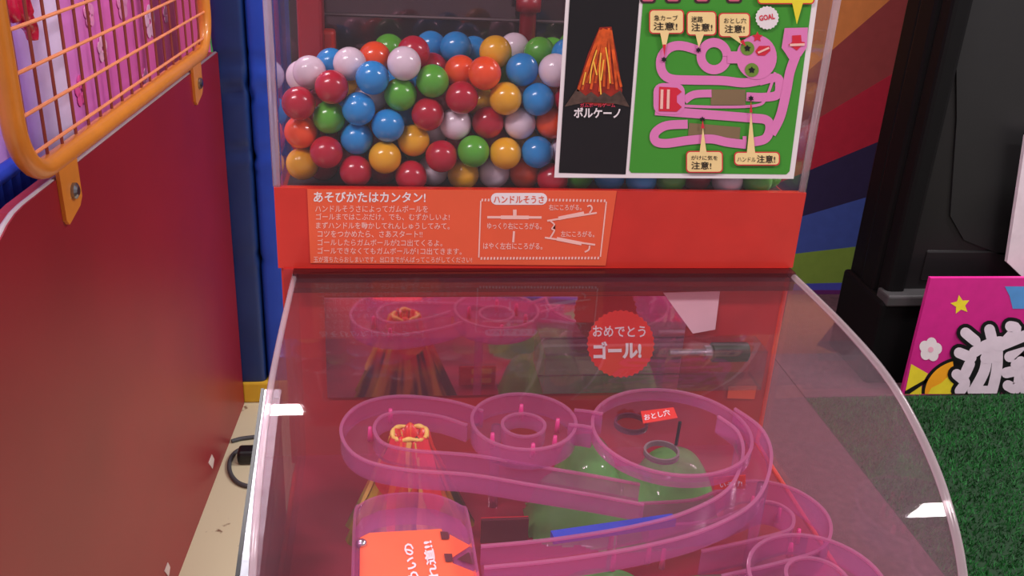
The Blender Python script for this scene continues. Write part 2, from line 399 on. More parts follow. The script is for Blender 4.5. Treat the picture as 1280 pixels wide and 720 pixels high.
# blue pleated curtain
cur = thing('pleated_curtain', panel_pt(.4, 0, -.10), 'bright blue pleated curtain behind the rounded corner of the red partition', 'curtain')
zc_ = onpanel(10, 214, -.10)[2]
pp = [panel_pt(s, 0, -.10 + .010 * math.sin(s * 2 * math.pi / .028)) for s in np.arange(.05, .68, .004)]
V = [p for p in pp] + [(p[0], p[1], zc_) for p in pp]; n_ = len(pp)
obj('cloth', (V, [(i, i + 1, n_ + i + 1, n_ + i) for i in range(n_ - 1)]), mat('bright_blue_cloth', (28, 70, 206), .6), cur, smooth=True)
top = [(p[0], p[1], zc_ + .002) for p in (panel_pt(s, 0, -.10) for s in (.05, .68))]
obj('rail', tube(top, .012, 8), mat('bright_blue_cloth', (28, 70, 206)), cur, smooth=True)

# ------------------------------------------------------------------ blue padded post
post = thing('padded_post', (-.44, 1.52, 0), 'blue vinyl padded post with a yellow foot beside the red partition', 'post')
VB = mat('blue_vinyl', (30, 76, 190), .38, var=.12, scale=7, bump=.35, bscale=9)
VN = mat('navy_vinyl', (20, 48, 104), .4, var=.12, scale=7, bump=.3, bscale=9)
def pad(x0, x1, y0, y1, z0, z1, seed):
    rg = random.Random(seed); bm = bmesh.new(); nz_, na = 60, 40; V = []; Fc = []
    creases = [(rg.uniform(z0, z1), rg.uniform(-.02, .02), rg.uniform(.0006, .0014)) for _ in range(12)] + [(.80, .025, .005), (.83, .03, -.003), (.87, -.014, .004), (.66, .015, .005), (.64, .02, -.003), (.40, .01, .004)]
    cx, cy, ax, ay = (x0 + x1) / 2, (y0 + y1) / 2, (x1 - x0) / 2, (y1 - y0) / 2
    for i in range(nz_ * 2 + 1):
        z = z0 + (z1 - z0) * i / (nz_ * 2)
        for k in range(na):
            a = 2 * math.pi * k / na; c_, s_ = math.cos(a), math.sin(a)
            e = .28; X = math.copysign(abs(c_) ** e, c_); Y = math.copysign(abs(s_) ** e, s_)
            dz = .7 * sum(-d * math.exp(-((z - zc - tl * c_) / .007) ** 2) for zc, tl, d in creases)
            f_ = 1 + dz / ax
            if i in (0, nz_ * 2): f_ *= .93
            V.append((cx + ax * X * f_, cy + ay * Y * f_, z))
    for i in range(nz_ * 2):
        for k in range(na): Fc.append((i * na + k, i * na + (k + 1) % na, (i + 1) * na + (k + 1) % na, (i + 1) * na + k))
    Fc += [tuple(range(na))[::-1], tuple(nz_ * 2 * na + k for k in range(na))]
    bm.free(); return V, Fc
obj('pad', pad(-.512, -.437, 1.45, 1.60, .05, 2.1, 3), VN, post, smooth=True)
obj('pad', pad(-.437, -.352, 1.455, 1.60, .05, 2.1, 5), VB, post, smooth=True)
obj('foot', rbox(-.50, -.36, 1.4475, 1.61, 0, .06, .006), mat('yellow_foam', (212, 168, 40), .6), post)

# cable on the floor
cab = thing('power_cable', tuple(onplane(290, 580, 2, 0)), 'grey power cable curled on the floor behind the gumball machine', 'cable')
def fp(x, y, z=.005): return tuple(onplane(x, y, 2, z))
cp = [fp(340, 545), fp(318, 546), fp(300, 550), fp(284, 556)]
obj('cord', tube(catmull([fp(345, 540), fp(325, 545), fp(303, 548), fp(295, 550), fp(289.5, 551.5)], 8), .005, 8), mat('grey_rubber', (70, 70, 74), .6), cab, smooth=True)
obj('cord', tube(catmull([fp(318, 560), fp(300, 562), fp(289, 572), fp(287, 588), fp(296, 602), fp(312, 608), fp(330, 606)], 8), .005, 8), MATS['grey_rubber'], cab, smooth=True)
c = fp(308, 576, .0)
obj('plug', rbox(c[0] - .018, c[0] + .03, c[1] - .02, c[1] + .02, 0.0, .034, .008), mat('black_rubber', (18, 18, 20), .4), cab)

# ------------------------------------------------------------------ black cabinet and signs on the right
BLK = mat('black_gloss_plastic', (12, 11, 12), .5, spec=.15); BLK2 = mat('black_satin_panel', (25, 23, 24), .4, spec=.35)
cabn = thing('arcade_cabinet', (1.6, 1.75, 0), 'tall black game cabinet with ribbed corner and plinth, behind the pink sign', 'cabinet')
obj('body', rbox(1.245, 2.4, 1.515, 1.715, .25, 2.2, .008), BLK2, cabn)
obj('corner_post', rbox(1.222, 1.26, 1.640, 1.715, .25, 2.2, .010), BLK, cabn)
obj('corner_post', rbox(1.215, 1.26, 1.555, 1.640, .25, 2.2, .014), BLK, cabn)
obj('corner_post', rbox(1.222, 1.275, 1.495, 1.555, .25, 2.2, .012), BLK, cabn)
obj('plinth', rbox(1.205, 2.42, 1.475, 1.72, .007, .262, .012), BLK, cabn)
obj('plinth_cap', rbox(1.212, 2.42, 1.465, 1.53, .252, .285, .006), mat('grey_black_trim', (62, 60, 61), .3), cabn)
dpts = [(1195, -60), (1196, 150), (1188, 270), (1205, 300), (1250, 318), (1300, 322), (1330, -60)]
dp = [onplane(x, y, 1, 1.510) for x, y in dpts]
obj('door_panel', extrude(dp, (0, .01, 0)), mat('black_matt_panel', (20, 19, 20), .5), cabn)
obj('lower_panel', rbox(1.32, 2.3, 1.510, 1.53, .31, .40, .006), BLK2, cabn)

wsg = thing('white_board', tuple(onplane(1290, 345, 1, 1.44)), 'pale blank board leaning against the black cabinet above the pink sign', 'board')
wq = [onplane(x, y, 1, 1.455) for x, y in ((1283, 170), (1259, 328), (1284, 352), (1330, 360), (1360, 180))]
obj('sheet', extrude(wq, (0, .012, 0)), mat('pale_board', (214, 196, 204), .5), wsg)

SP = Plane(1, 1.41, -.0006)
sg = thing('pink_sign_board', (1.48, 1.415, 0), 'pink sign board with star, blossom and large white kanji standing on the turf edge', 'sign')
MAG = mat('magenta_print', (204, 36, 132), .45, var=.05); YEL = mat('yellow_print', (236, 214, 50), .45); SKY = mat('sky_blue_print', (84, 144, 206), .45)
ORP = mat('amber_print', (246, 166, 34), .45)
sbz = lambda x, y, l=0: SP.pt(x, y, l)
x0_, x1_ = 1.283, 1.95
obj('board', box(x0_, x1_, 1.41, 1.422, .0075, .362), MAG, sg)
obj('star', SP.polys([star(1200.5, 381, 12.5, 5, .48, -.15)], 1), YEL, sg)
pet = [circle(1163 + 8 * math.cos(a), 437 + 8 * math.sin(a), 6.6, 7.4, 16) for a in np.linspace(-1.4, 4.88, 6)[:-1]]
obj('blossom', SP.polys(pet, 1), WHITE, sg)
obj('blossom_centre', SP.polys([circle(1163.5, 437, 3.5, 3.5, 12)], 2), mat('pale_rose', (236, 170, 190), .5), sg)
obj('yellow_corner', SP.polys([[(1139, 455), (1160, 467), (1152, 480), (1152, 493), (1131, 493)]], 1), YEL, sg)
obj('outline', SP.polys([[(1131, 489), (1159, 473), (1161, 476), (1140, 490), (1137, 492.5), (1131, 492.5)]], 2), BLACK, sg)
obj('ball_outline', SP.polys([circle(1209, 492, 57, 47, 20, math.pi, 1.5 * math.pi) + [(1214, 452), (1214, 492.5)]], 2), BLACK, sg)
obj('ball', SP.polys([circle(1207, 492.5, 51, 43, 20, math.pi, 1.42 * math.pi) + [(1192, 458), (1192, 492)]], 3), ORP, sg)
obj('ball_shine', SP.polys([[(1160, 492.5), (1164, 485), (1176, 479), (1186, 470), (1196, 470), (1196, 492.5)]], 4), YEL, sg)
obj('blue_field', SP.polys([[(1256, 358), (1262, 370), (1266, 386), (1290, 386), (1330, 386), (1330, 358)]], 1), SKY, sg)
def blob(quads_, layer): return SP.polys(quads_, layer)
# brush strokes of the kanji 遊, first as a wide black outline, then white
ks = [[(1207, 416), (1219, 426)], [(1199, 441), (1214, 447)], [(1196, 468), (1206, 478), (1200, 489)], [(1212, 455), (1206, 468)],
      [(1237, 412), (1240, 424)], [(1218, 440), (1234, 431), (1250, 427)], [(1234, 434), (1231, 462), (1217, 489)], [(1247, 432), (1246, 462), (1240, 489)],
      [(1232, 448), (1247, 446)], [(1263, 408), (1270, 412), (1252, 432)], [(1256, 430), (1290, 416)], [(1262, 446), (1286, 440), (1270, 456)],
      [(1258, 466), (1294, 458)], [(1276, 452), (1272, 484), (1260, 482)], [(1284, 470), (1282, 489)], [(1216, 489), (1240, 489)]]
def caps(S, w_): return [q for s in S for q in stroke(s, w_)] + [circle(p[0], p[1], w_ / 2, w_ / 2, 14) for s in S for p in (s[0], s[-1])]
obj('lettering_outline', blob([[(min(x, 1334), min(y, 492.5)) for x, y in q] for q in caps(ks, 23)], 5), BLACK, sg)
obj('lettering', blob([[(x, min(y, 492)) for x, y in q] for q in caps(ks, 13.5)], 6), mat('white_lettering', (226, 208, 220), .5), sg)

# ================================================================== THE GUMBALL MACHINE
gm = thing('gumball_machine', (0, 0, 0), 'red coin gumball machine with clear ball case above a domed play field', 'gumball machine')
W = .21; ZB = 1.05; D = .115
obj('body', rbox(-.208, .208, -.34, D + .01, .02, .803, .008), RED, gm)
obj('foot', box(-.19, .19, -.32, D, 0, .022), mat('black_foot', (20, 20, 20), .6), gm)
cb = obj('case_base', join(box(-W, W, .0, D + .01, .80, 1.0385), box(-W - .002, W + .002, -.002, .004, .984, ZB)), RED, gm)
obj('tray_floor', box(-W + .004, W - .004, .004, D, ZB - .012, ZB - .0095), mat('dark_case_floor', (40, 14, 20), .5), gm)
# --- label
LP = Plane(1, -.0025, -.00022)
lab = obj('instruction_label', LP.slab([(384, 236.5), (771, 238.5), (757, 332), (388, 329)], 1, .0004), LABEL, gm)
tag(lab, label='orange instruction label with white Japanese lettering')
T = [('あそびかたはカンタン!', 392, 253, 532, 253.5, 13.5, .018), ('ハンドルそうさによってガムボールを', 394, 265, 535, 265.5, 8.5, .004),
     ('ゴールまではこぶだけ。でも、むずかしいよ!', 395, 275, 562, 275.5, 8.5, .004), ('まずハンドルを動かしてれんしゅうしてみて。', 395, 286, 562, 287, 8.5, .006),
     ('コツをつかめたら、さあスタート!!', 397, 296.5, 528, 297, 8.5, .006), ('ゴールしたらガムボールが2コ出てくるよ。', 397, 307, 553, 308, 8.5, .004),
     ('ゴールできなくてもガムボールが1コ出てきます。', 397, 317.5, 577, 318.5, 8.5, .004), ('玉が落ちたらおしまいです。出口までがんばってころがしてください!', 392, 328, 590, 328.5, 7.5, .0)]
obj('lettering', join(*[text(LP, *t[:6], 2, t[6]) for t in T[:1]]), WHITE, lab)
obj('lettering', join(*[text(LP, *t[:6], 2, t[6]) for t in T[1:]]), PINKW, lab)
pill = obj('title_pill', LP.polys([rrect(613.5, 241.2, 684, 256, 7.3)], 2), WHITE, lab)
obj('lettering', text(LP, 'ハンドルそうさ', 617, 254, 680, 254.3, 9.5, 3, .012), LABEL, lab)
lines = []
for (xa, ya, xb, yb) in ((601, 251, 598.5, 322), (758, 252, 750.5, 321)): lines += stroke([(xa, ya), (xb, yb)], 1.6, False)
def dots(xa, ya, xb, yb, n): return [[(x - 1.1, y - 1.6), (x + 1.1, y - 1.6), (x + .7, y + 1.6), (x - 1.5, y + 1.6)] for x, y in ((xa + (xb - xa) * i / (n - 1), ya + (yb - ya) * i / (n - 1)) for i in range(n))]
lines += dots(603, 250, 611, 250, 3) + dots(687, 250, 756, 251, 17) + dots(602, 323, 748, 322.5, 37)
obj('dotted_border', LP.polys(lines, 2), PINKW, lab)
dia = []
for a, b_, w_ in (((609, 271.5), (677, 271.8), 3), ((626, 271.6), (661, 271.8), 4.5), ((643.5, 262), (643.5, 271), 4.5), ((642.5, 289), (641.5, 303), 2.6),
                  ((684, 276), (746, 266), 2.2), ((698, 273), (730, 266.5), 4.5), ((681, 297), (744, 306), 2.2), ((696, 298.5), (727, 304.5), 4.5)):
    dia += stroke([a, b_], w_, False)
for s in ([(734, 258), (738, 257), (740, 261), (737, 266)], [(688, 276), (693, 281), (690, 286), (693, 288), (688, 297)], [(737, 307), (736, 312), (731, 315)]): dia += stroke(s, 2)
obj('diagram', LP.polys(dia, 2), PINKW, lab)
obj('lettering', join(text(LP, 'ゆっくり右にころがる。', 609, 286.5, 677, 287, 8.5, 2, .01), text(LP, 'はやく左右にころがる。', 604, 311.5, 678, 312, 8.5, 2, .01),
                      text(LP, '右にころがる。', 686, 263, 727, 263, 7.5, 2, .01), text(LP, '左にころがる。', 701, 296, 743, 296.5, 7.5, 2, .01)), PINKW, lab)
# --- clear case
CZ = 1.42
fpn = obj('front_pane', box(-W, W, .0, .004, ZB, CZ), CASE, gm)
obj('side_pane', box(-W, -W + .004, .004, D, 1.0385, CZ), CASE, gm)
obj('side_pane', box(W - .004, W, .004, D, 1.0385, CZ), CASE, gm)
for X in (-W, W):
    obj('corner_edge', tube([(X, .002, ZB), (X, .002, CZ)], .0032, 8), EDGE, gm, smooth=True)
BACKM = mirror('smoky_mirror', (150, 110, 118), .05, (34, 20, 24), .40)
obj('back_panel', box(-W + .004, W - .004, D, D + .008, ZB - .0115, CZ), BACKM, gm)
refl_line = [onplane(405, 18, 1, D - .002), onplane(710, 29, 1, D - .002)]
obj('back_reflection_line', tube([(-W + .03, D - .001, refl_line[0][2]), (W - .004, D - .001, refl_line[0][2])], .0015, 6), mat('dull_reflection', (92, 70, 74), .5), gm)  # reflected line in the back panel, modelled as a thin dull tube
obj('lid', rbox(-W - .006, W + .006, -.006, D + .014, CZ, CZ + .06, .006), RED, gm)
x_a, x_b = onplane(372, 30, 1, .09)[0], onplane(404, 30, 1, .09)[0]
obj('inner_column', rbox(x_a, x_b, .085, .111, ZB, CZ, .003), mat('crimson_column', (150, 16, 34), .35), gm)
c0, c1 = onplane(401, 38, 1, .096), onplane(420, 90, 1, .096)
obj('inner_bracket', rbox(c0[0], c1[0], .095, .112, ZB, c0[2], .003), mat('scarlet_bracket', (196, 40, 26), .4), gm)
rx = onplane(660, 20, 1, .1)[0]
obj('reflected_rod', join(tube([(rx, .10, ZB + .02), (rx, .10, CZ)], .007, 12), tube([(rx, .10, onplane(660, 14, 1, .1)[2] + .012), (rx, .10, onplane(660, 14, 1, .1)[2])], .0105, 12)), mat('crimson_column', (150, 16, 34)), gm, smooth=True)  # red reflection in the back panel, modelled as a solid rod

# --- play field under the cover
ZF = .81
obj('playfield_floor', box(-.204, .208, -.335, .0, ZF - .01, ZF), DKRED, gm)
obj('playfield_back', box(-.208, .208, -.004, .0, ZF, .984), mat('playfield_red', (178, 38, 42), .35, coat=.2), gm)
PM = mirror('pink_mirror', (238, 196, 208), .045, (150, 60, 82), .86)
q0, q1 = onplane(405, 372, 1, -.006), onplane(862, 372, 1, -.006)
obj('mirror_panel', box(q0[0], q1[0], -.006, -.004, .868, q0[2]), PM, gm)
RE = mat('red_edge', (226, 70, 52), .4)
obj('floor_edge', tube([(.208, -.004, .975), (.208, -.004, ZF), (.208, -.335, ZF)], .0022, 8), RE, gm)
obj('floor_edge', tube([(-.204, -.030, ZF), (-.203, -.335, ZF)], .002, 8), RE, gm)
pq = [onplane(x, y, 1, -.0075) for x, y in ((829, 366), (900, 364), (894, 412), (866, 417))]
obj('pale_quad', extrude(pq, (0, .001, 0)), mat('pinkish_pale', (236, 196, 206), .6), gm)  # pale pinkish quad over the right end of the mirror panel
oq = [onplane(x, y, 1, -.0055) for x, y in ((911, 483), (946, 483), (943, 499), (909, 498))]
obj('orange_tag', extrude(oq, (0, .001, 0)), LABEL, gm)
yb = -.125; mr = [onplane(x, y, 1, -.012 - yb) for x, y in ((562, 458), (626, 492))]; mr[0][0], mr[1][0] = -.0575, -.0215
mk_ = obj('striped_board', box(mr[0][0], mr[1][0], yb - .003, yb, ZF, mr[0][2]), mat('dark_red_board', (104, 46, 50), .5), gm)
obj('red_face', box(mr[0][0], mr[1][0], yb, yb + .001, ZF, mr[0][2]), mat('scarlet_face', (216, 40, 46), .5), mk_)
hz_ = mr[0][2] - ZF
for k in (.12, .62): obj('yellow_bar', box(mr[0][0] + .012, mr[1][0] - .004, yb + .001, yb + .0016, ZF + hz_ * k, ZF + hz_ * (k + .25)), mat('yellow_face', (240, 196, 90), .5), mk_)
# --- cover: domed clear sheet with two side plates
prof = [(.0, .980), (-.05, .981), (-.11, .981), (-.164, .978), (-.2, .9715), (-.235, .959), (-.26, .946), (-.283, .928), (-.299, .909), (-.313, .885), (-.324, .855), (-.331, .83), (-.335, .80)]
prof = [tuple(p) for p in catmull([np.array(p) for p in prof], 4)]
XL_, XR_ = -.200, .210
def sheet(t):
    V = []; n = len(prof)
    for X in (XL_ + .003, XR_ - .003):
        for y, z in prof: V.append((X, y, z))
    return V, [(i, i + 1, n + i + 1, n + i) for i in range(n - 1)]
obj('cover_sheet', sheet(0), ACRY, gm, smooth=True)
for X0, X1 in ((XL_ - .001, XL_ + .003), (XR_ - .003, XR_ + .001)):
    outl = [(X0, y, z) for y, z in prof] + [(X0, .0, .80)]
    sp_ = obj('cover_side', extrude(outl, (X1 - X0, 0, 0)), SIDE, gm)
    obj('edge', tube([((X0 + X1) / 2, y, z) for y, z in prof], .0022 if X0 < 0 else .0028, 8), EDGE, sp_, smooth=True)
obj('cover_flange', box(XL_, XR_, -.014, -.0025, .968, .984), FLANGE_SHADE, gm)
rail = [(-.217, -.084, .922), (-.217, -.163, .899), (-.217, -.233, .878), (-.217, -.30, .85), (-.217, -.345, .82)]
rail = catmull(rail, 5)
obj('side_rail', ribbon(rail, .0005, .0125, -.022, .0), mat('grey_steel', (168, 168, 176), .38, 1, bump=.05), gm)
obj('rail_backing', ribbon(rail, -.0018, .0006, -.05, .001), BLACK, gm)
obj('side_panel', extrude([(-.214, y, z - .02) for _, y, z in rail] + [(-.214, -.345, .3), (-.214, -.084, .3)], (.008, 0, 0)), BLACK, gm)

# ------------------------------------------------------------------ gumballs
BR = .0127
GC = {'R': ('crimson', (178, 12, 44)), 'B': ('blue', (34, 136, 206)), 'G': ('green', (88, 168, 48)), 'Y': ('yellow', (232, 166, 26)), 'O': ('orange', (240, 76, 24)), 'W': ('white', (226, 204, 216))}
S3 = 2.8795
front = [(125, 372, 'R'), (170, 285, 'W'), (122, 487, 'O'), (123, 600, 'Y'), (243, 318, 'R'), (230, 433, 'G'), (222, 550, 'R'), (333, 507, 'B'), (340, 390, 'B'),
 (333, 613, 'R'), (315, 248, 'W'), (388, 280, 'B'), (440, 453, 'B'), (437, 567, 'Y'), (505, 228, 'W'), (490, 347, 'G'), (538, 510, 'Y'), (525, 632, 'R'),
 (608, 297, 'G'), (588, 413, 'R'), (640, 560, 'R'), (620, 640, 'W'), (715, 348, 'R'), (692, 455, 'W'), (755, 548, 'G'), (722, 645, 'Y'), (797, 270, 'O'),
 (868, 355, 'Y'), (808, 452, 'R'), (868, 552, 'Y'), (833, 643, 'W'), (935, 258, 'B'), (988, 355, 'B'), (925, 452, 'W'), (980, 548, 'B'), (943, 643, 'O'),
 (1048, 262, 'W'), (1040, 452, 'O'), (1040, 645, 'R'), (1095, 350, 'R'), (1090, 548, 'W')]
pts = [(330 + x / S3, y / S3, c) for x, y, c in front]
S4 = 2.879
pts += [(680 + x / S4, y / S4, c) for x, y, c in ((130, 655, 'G'), (240, 655, 'B'), (348, 655, 'B'), (458, 655, 'G'), (562, 655, 'R'), (665, 655, 'W'), (757, 655, 'G'), (862, 655, 'G'), (915, 490, 'W'))]
second = [(112, 292, 'W'), (218, 640, 'R'), (430, 640, 'R'), (235, 250, 'B'), (395, 222, 'O'), (540, 195, 'R'), (708, 258, 'O'), (833, 195, 'Y'), (1005, 205, 'G'), (790, 385, 'Y'), (610, 470, 'W'), (385, 350, 'W'), (500, 440, 'B'), (640, 370, 'R'), (870, 260, 'G'), (1090, 200, 'B'), (300, 570, 'R'), (560, 560, 'G')]
third = [(450, 195, 'G'), (605, 185, 'B'), (685, 182, 'B'), (910, 190, 'W'), (610, 240, 'R')]
fourth = [(755, 190, 'B')]
B = []; C0 = []; pin = []
for lst, yy in ((pts, BR + .0045), ([(330 + x / S3, y / S3, c) for x, y, c in second], .036), ([(330 + x / S3, y / S3, c) for x, y, c in third], .056), ([(330 + x / S3, y / S3, c) for x, y, c in fourth], .075)):
    for x, y, c in lst:
        p = onplane(x, y, 1, yy); B.append([p[0], yy, max(p[2], ZB - .009 + BR)]); C0.append(c); pin.append(1.)
rg = random.Random(11)
def crowded(p, k): return any((p[0] - q[0]) ** 2 + (p[1] - q[1]) ** 2 + (p[2] - q[2]) ** 2 < (k * BR) ** 2 for q in B)
def topz(X): return 1.128 + .016 * math.sin((X + .21) / .25 * math.pi * .8) if X < .05 else 1.140
bag = 'RRBBGYOWRBGYOW'
for layer, yy in enumerate((BR + .0045, .039, .061, .083, .1)):
    for row in range(6):
        for k in range(17):
            X = -.192 + k * .0254 + (.0127 if (row + layer) % 2 else 0); z = ZB - .008 + BR + row * .0215
            if X > .193: continue
            if layer == 0 and X < 0.0: continue
            if z > topz(X) + .002 * layer: continue
            if layer >= 2 and row < 2: continue
            if layer >= 3 and row < 3: continue
            if layer == 4 and row < 4: continue
            if layer >= 2 and X > .02 and row < 4: continue
            p = [X + rg.uniform(-.003, .003), yy, z]
            if crowded(p, 1.5): continue
            B.append(p); C0.append(rg.choice(bag)); pin.append(0.)
B = np.array(B); H = B.copy(); pin = np.array(pin)
H[:, 1] += np.where(pin > 0, rng.uniform(0, .007, len(B)), 0); B[:, 1] = H[:, 1]
for it in range(500):
    d = B[:, None] - B[None]; L = np.sqrt((d ** 2).sum(-1)) + 1e-9; np.fill_diagonal(L, 1)
    push = np.clip(2 * BR - L, 0, None) / L * .45
    wgt = .5 if it > 420 else np.where(pin[:, None] > 0, np.where(pin[None] > 0, .5, .05), np.where(pin[None] > 0, .95, .5))
    B = B + (d * (push * wgt)[:, :, None]).sum(1)
    B[:, [0, 2]] += (H - B)[:, [0, 2]] * (pin * (.15 if it < 150 else .02 if it < 420 else 0))[:, None]
    B[:, 0] = np.clip(B[:, 0], -W + .0045 + BR, W - .0045 - BR); B[:, 1] = np.clip(B[:, 1], .0045 + BR, D - BR - .0005); B[:, 2] = np.clip(B[:, 2], ZB + BR - .0095, 1.175)
bm = bmesh.new(); bmesh.ops.create_uvsphere(bm, u_segments=28, v_segments=18, radius=BR)
for f in bm.faces: f.smooth = True
bme = {}
for kx, (nm, c) in GC.items():
    me = bpy.data.meshes.new('gumball_' + nm); bm.to_mesh(me); me.materials.append(mat(nm + '_candy_shell', c, .22, var=.04, coat=.25)); bme[kx] = me
bm.free()
def pix(P): c_ = R @ (np.array(P) - CAM); return 640 - F * c_[0] / c_[2], 360 + F * c_[1] / c_[2]
def buried(p, q): return q > 0 or p[0] > .01 or pix(p)[1] - 18 > np.interp(pix(p)[0], [340, 380, 420, 470, 520, 560, 640, 700], [98, 92, 78, 70, 60, 52, 54, 60])
ok_ = [buried(p, q) for p, q in zip(B, pin)]
B = np.array([p for p, k_ in zip(B, ok_) if k_]); C0 = [c_ for c_, k_ in zip(C0, ok_) if k_]
for p, kx in zip(B, C0):
    o = bpy.data.objects.new('gumball', bme[kx]); COL.objects.link(o); o.location = p
    o.rotation_euler = (rg.uniform(0, 6), rg.uniform(0, 6), rg.uniform(0, 6))
    topm = not any(q[2] > p[2] + .006 and math.hypot(q[0] - p[0], q[1] - p[1]) < BR * 1.3 for q in B)
    fr_ = p[1] < .0045 + BR * 2.1
    if p[0] > .008: pl_ = 'behind the game poster in the clear case'
    elif topm: pl_ = 'lying on top of the heap in the clear case'
    elif p[2] < ZB + BR * .9 and fr_: pl_ = 'in the bottom row just above the red instruction band'
    elif p[0] < -W + .0045 + BR * 1.6 and fr_: pl_ = 'against the front corner post of the clear case'
    elif fr_: pl_ = 'pressed against the clear front pane, amid the heap'
    else: pl_ = 'deep in the heap, behind the front layer of balls'
    tag(o, '%s gumball %s' % (GC[kx][0], pl_), 'gumball', '%s gumballs %s' % (GC[kx][0], pl_))

# ------------------------------------------------------------------ poster on the case front
PP = Plane(1, -.0035, -.0003)
po = thing('game_poster', (.1, -.002, 1.064), 'white edged poster with volcano picture and green track map on the clear case', 'poster')
GRN = mat('poster_green', (64, 148, 44), .45, var=.03); MPK = mat('map_pink', (226, 126, 186), .45, var=.03)
BEI = mat('callout_beige', (246, 214, 150), .45); BRN = mat('map_brown', (132, 108, 78), .5); RDP = mat('map_red', (214, 36, 60), .45); OLV = mat('map_olive', (110, 140, 50), .5)
obj('backing', PP.slab([(716, -130), (693, 222), (992, 223.5), (1040, -130)], 0, .0014), WHITE, po)
obj('picture_panel', PP.polys([[(720, -125), (698.5, 216), (782, 218), (809, -125)]], 1), BLACK, po)
obj('map_panel', PP.polys([[(814, -125), (786.5, 213), (789, 216), (983, 218), (987, 214), (1032, -125)]], 1), GRN, po)
z4 = lambda x, y: (680 + x / S4, y / S4)
def Z4(pts_): return [z4(*p) for p in pts_]
LAVA = mat('lava_orange_print', (214, 84, 28), .45, var=.35, scale=160); LAVY = mat('lava_yellow_print', (246, 186, 70), .45); LAVR = mat('lava_red_print', (150, 36, 22), .45, var=.3, scale=150); ROCK = mat('rock_brown_print', (84, 62, 54), .5, var=.4, scale=200)
lv = obj('volcano_picture', PP.polys([Z4([(200, 98), (243, 96), (262, 200), (282, 325), (270, 372), (200, 380), (112, 368), (118, 320), (160, 190)])], 2), LAVR, po)
obj('flank', PP.polys([Z4([(118, 318), (150, 345), (170, 330), (195, 350), (215, 332), (240, 348), (275, 325), (308, 385), (250, 372), (150, 368), (74, 384)])], 3), ROCK, lv)
st, sy = [], []
for k in range(11):
    t = k / 10; x0 = 203 + 38 * t; x1 = 122 + 156 * t
    st += stroke(Z4([(x0, 100 + rg.uniform(0, 12)), ((x0 + x1) / 2 + rg.uniform(-5, 5), 215), (x1, 318 + rg.uniform(-20, 14))]), 3.0)
for a in ([(190, 180), (172, 240), (165, 300)], [(222, 170), (232, 235), (238, 300)], [(205, 190), (200, 260), (205, 340)], [(178, 220), (190, 270)], [(215, 215), (205, 290)], [(150, 260), (140, 305)]): sy += stroke(Z4(a), 1.7)
obj('lava_streaks', PP.polys(st, 3), LAVA, lv); obj('lava_sparks', PP.polys(sy, 4), LAVY, lv)
obj('lettering', text(PP, 'ボルケーノ', *z4(107, 424), *z4(275, 426), 13, 4, .03), WHITE, po)
obj('lettering', text(PP, 'ガムボールゲーム', *z4(130, 386), *z4(256, 386), 5, 4, .01), mat('rose_print', (226, 60, 90), .5), po)
SH = []
def ms(p, w_): return stroke(Z4(p), w_ / S4)
pk = ms([(575, 188), (500, 165), (452, 172), (422, 208), (424, 255), (455, 283), (530, 288), (640, 290), (720, 298), (780, 288)], 33)
pk += ms([(775, 292), (838, 280), (848, 312), (838, 342), (790, 350), (728, 348)], 32)
pk += ms([(505, 362), (540, 340), (603, 336)], 28) + ms([(500, 381), (620, 385), (762, 380), (800, 350), (832, 260)], 10)
pk += ms([(400, 398), (560, 410), (740, 424), (800, 432), (813, 462), (795, 500), (740, 512)], 33)
pk += ms([(517, 447), (440, 452), (400, 478), (402, 508), (440, 516), (520, 505), (600, 500), (660, 512), (728, 520)], 32) + ms([(722, 490), (722, 515)], 14)
pk += ms([(906, 200), (885, 260), (872, 330), (850, 420), (818, 482)], 34)
RK = [q for k in range(40) for q in [[z4(612 + r_ * 1.0 * math.cos(a), 202 + r_ * 1.04 * math.sin(a)) for r_, a in ((31, k * .15708), (63, k * .15708), (63, (k + 1) * .15708), (31, (k + 1) * .15708))]]]
mo = obj('map_outline', PP.polys(ms([(600, 350), (725, 350)], 56) + ms([(520, 468), (705, 484)], 52), 2), BRN, po)
obj('map_track', PP.polys(pk, 3), MPK, po); obj('map_ring', PP.polys(RK, 3), MPK, po)
obj('map_plate', PP.polys([circle(*z4(765, 206), 73 / S4, 80 / S4), Z4([(660, 185), (710, 185), (710, 228), (660, 228)])], 4), MPK, po)
obj('map_funnel', PP.polys([Z4([(866, 101), (950, 99), (946, 170), (925, 202), (890, 225), (868, 190), (855, 172)])], 4), MPK, po)
obj('map_tray', PP.polys([[z4(*p) for p in rrect(394, 299, 507, 412, 32)]], 4), MPK, po)
for (x, y) in ((732, 174), (748, 252)):
    h_ = obj('map_hole', PP.polys([circle(*z4(x, y), 25 / S4)], 5), OLV, po); obj('dot', PP.polys([star(*z4(x, y), 13 / S4, 5, .6)], 6), BLACK, h_)
for pm in ([star(*z4(768, 133), 20 / S4, 5, .5)], [Z4([(760, 185), (775, 165), (812, 165), (815, 182), (795, 200), (770, 200)])], [Z4([(415, 312), (480, 316), (496, 330), (478, 345), (478, 368), (496, 385), (478, 402), (413, 400)])], [Z4([(893, 128), (925, 126), (927, 150), (940, 152), (910, 182), (880, 160), (893, 152)])]): obj('map_mark', PP.polys(pm, 5), RDP, po)
mk = []
for x in (425, 448): mk += ms([(x, 322), (x - 2, 392)], 10)
mk += ms([(885, 162), (938, 160)], 9) + ms([(770, 190), (810, 172)], 7)
obj('map_mark_lettering', PP.polys(mk, 6), PINKW, po)
dots_ = [star(*z4(x, y), 11 / S4, 6, .6) for x, y in ((432, 214), (556, 180), (570, 430), (745, 354))]
obj('map_pins', PP.polys(dots_, 6), BLACK, po)
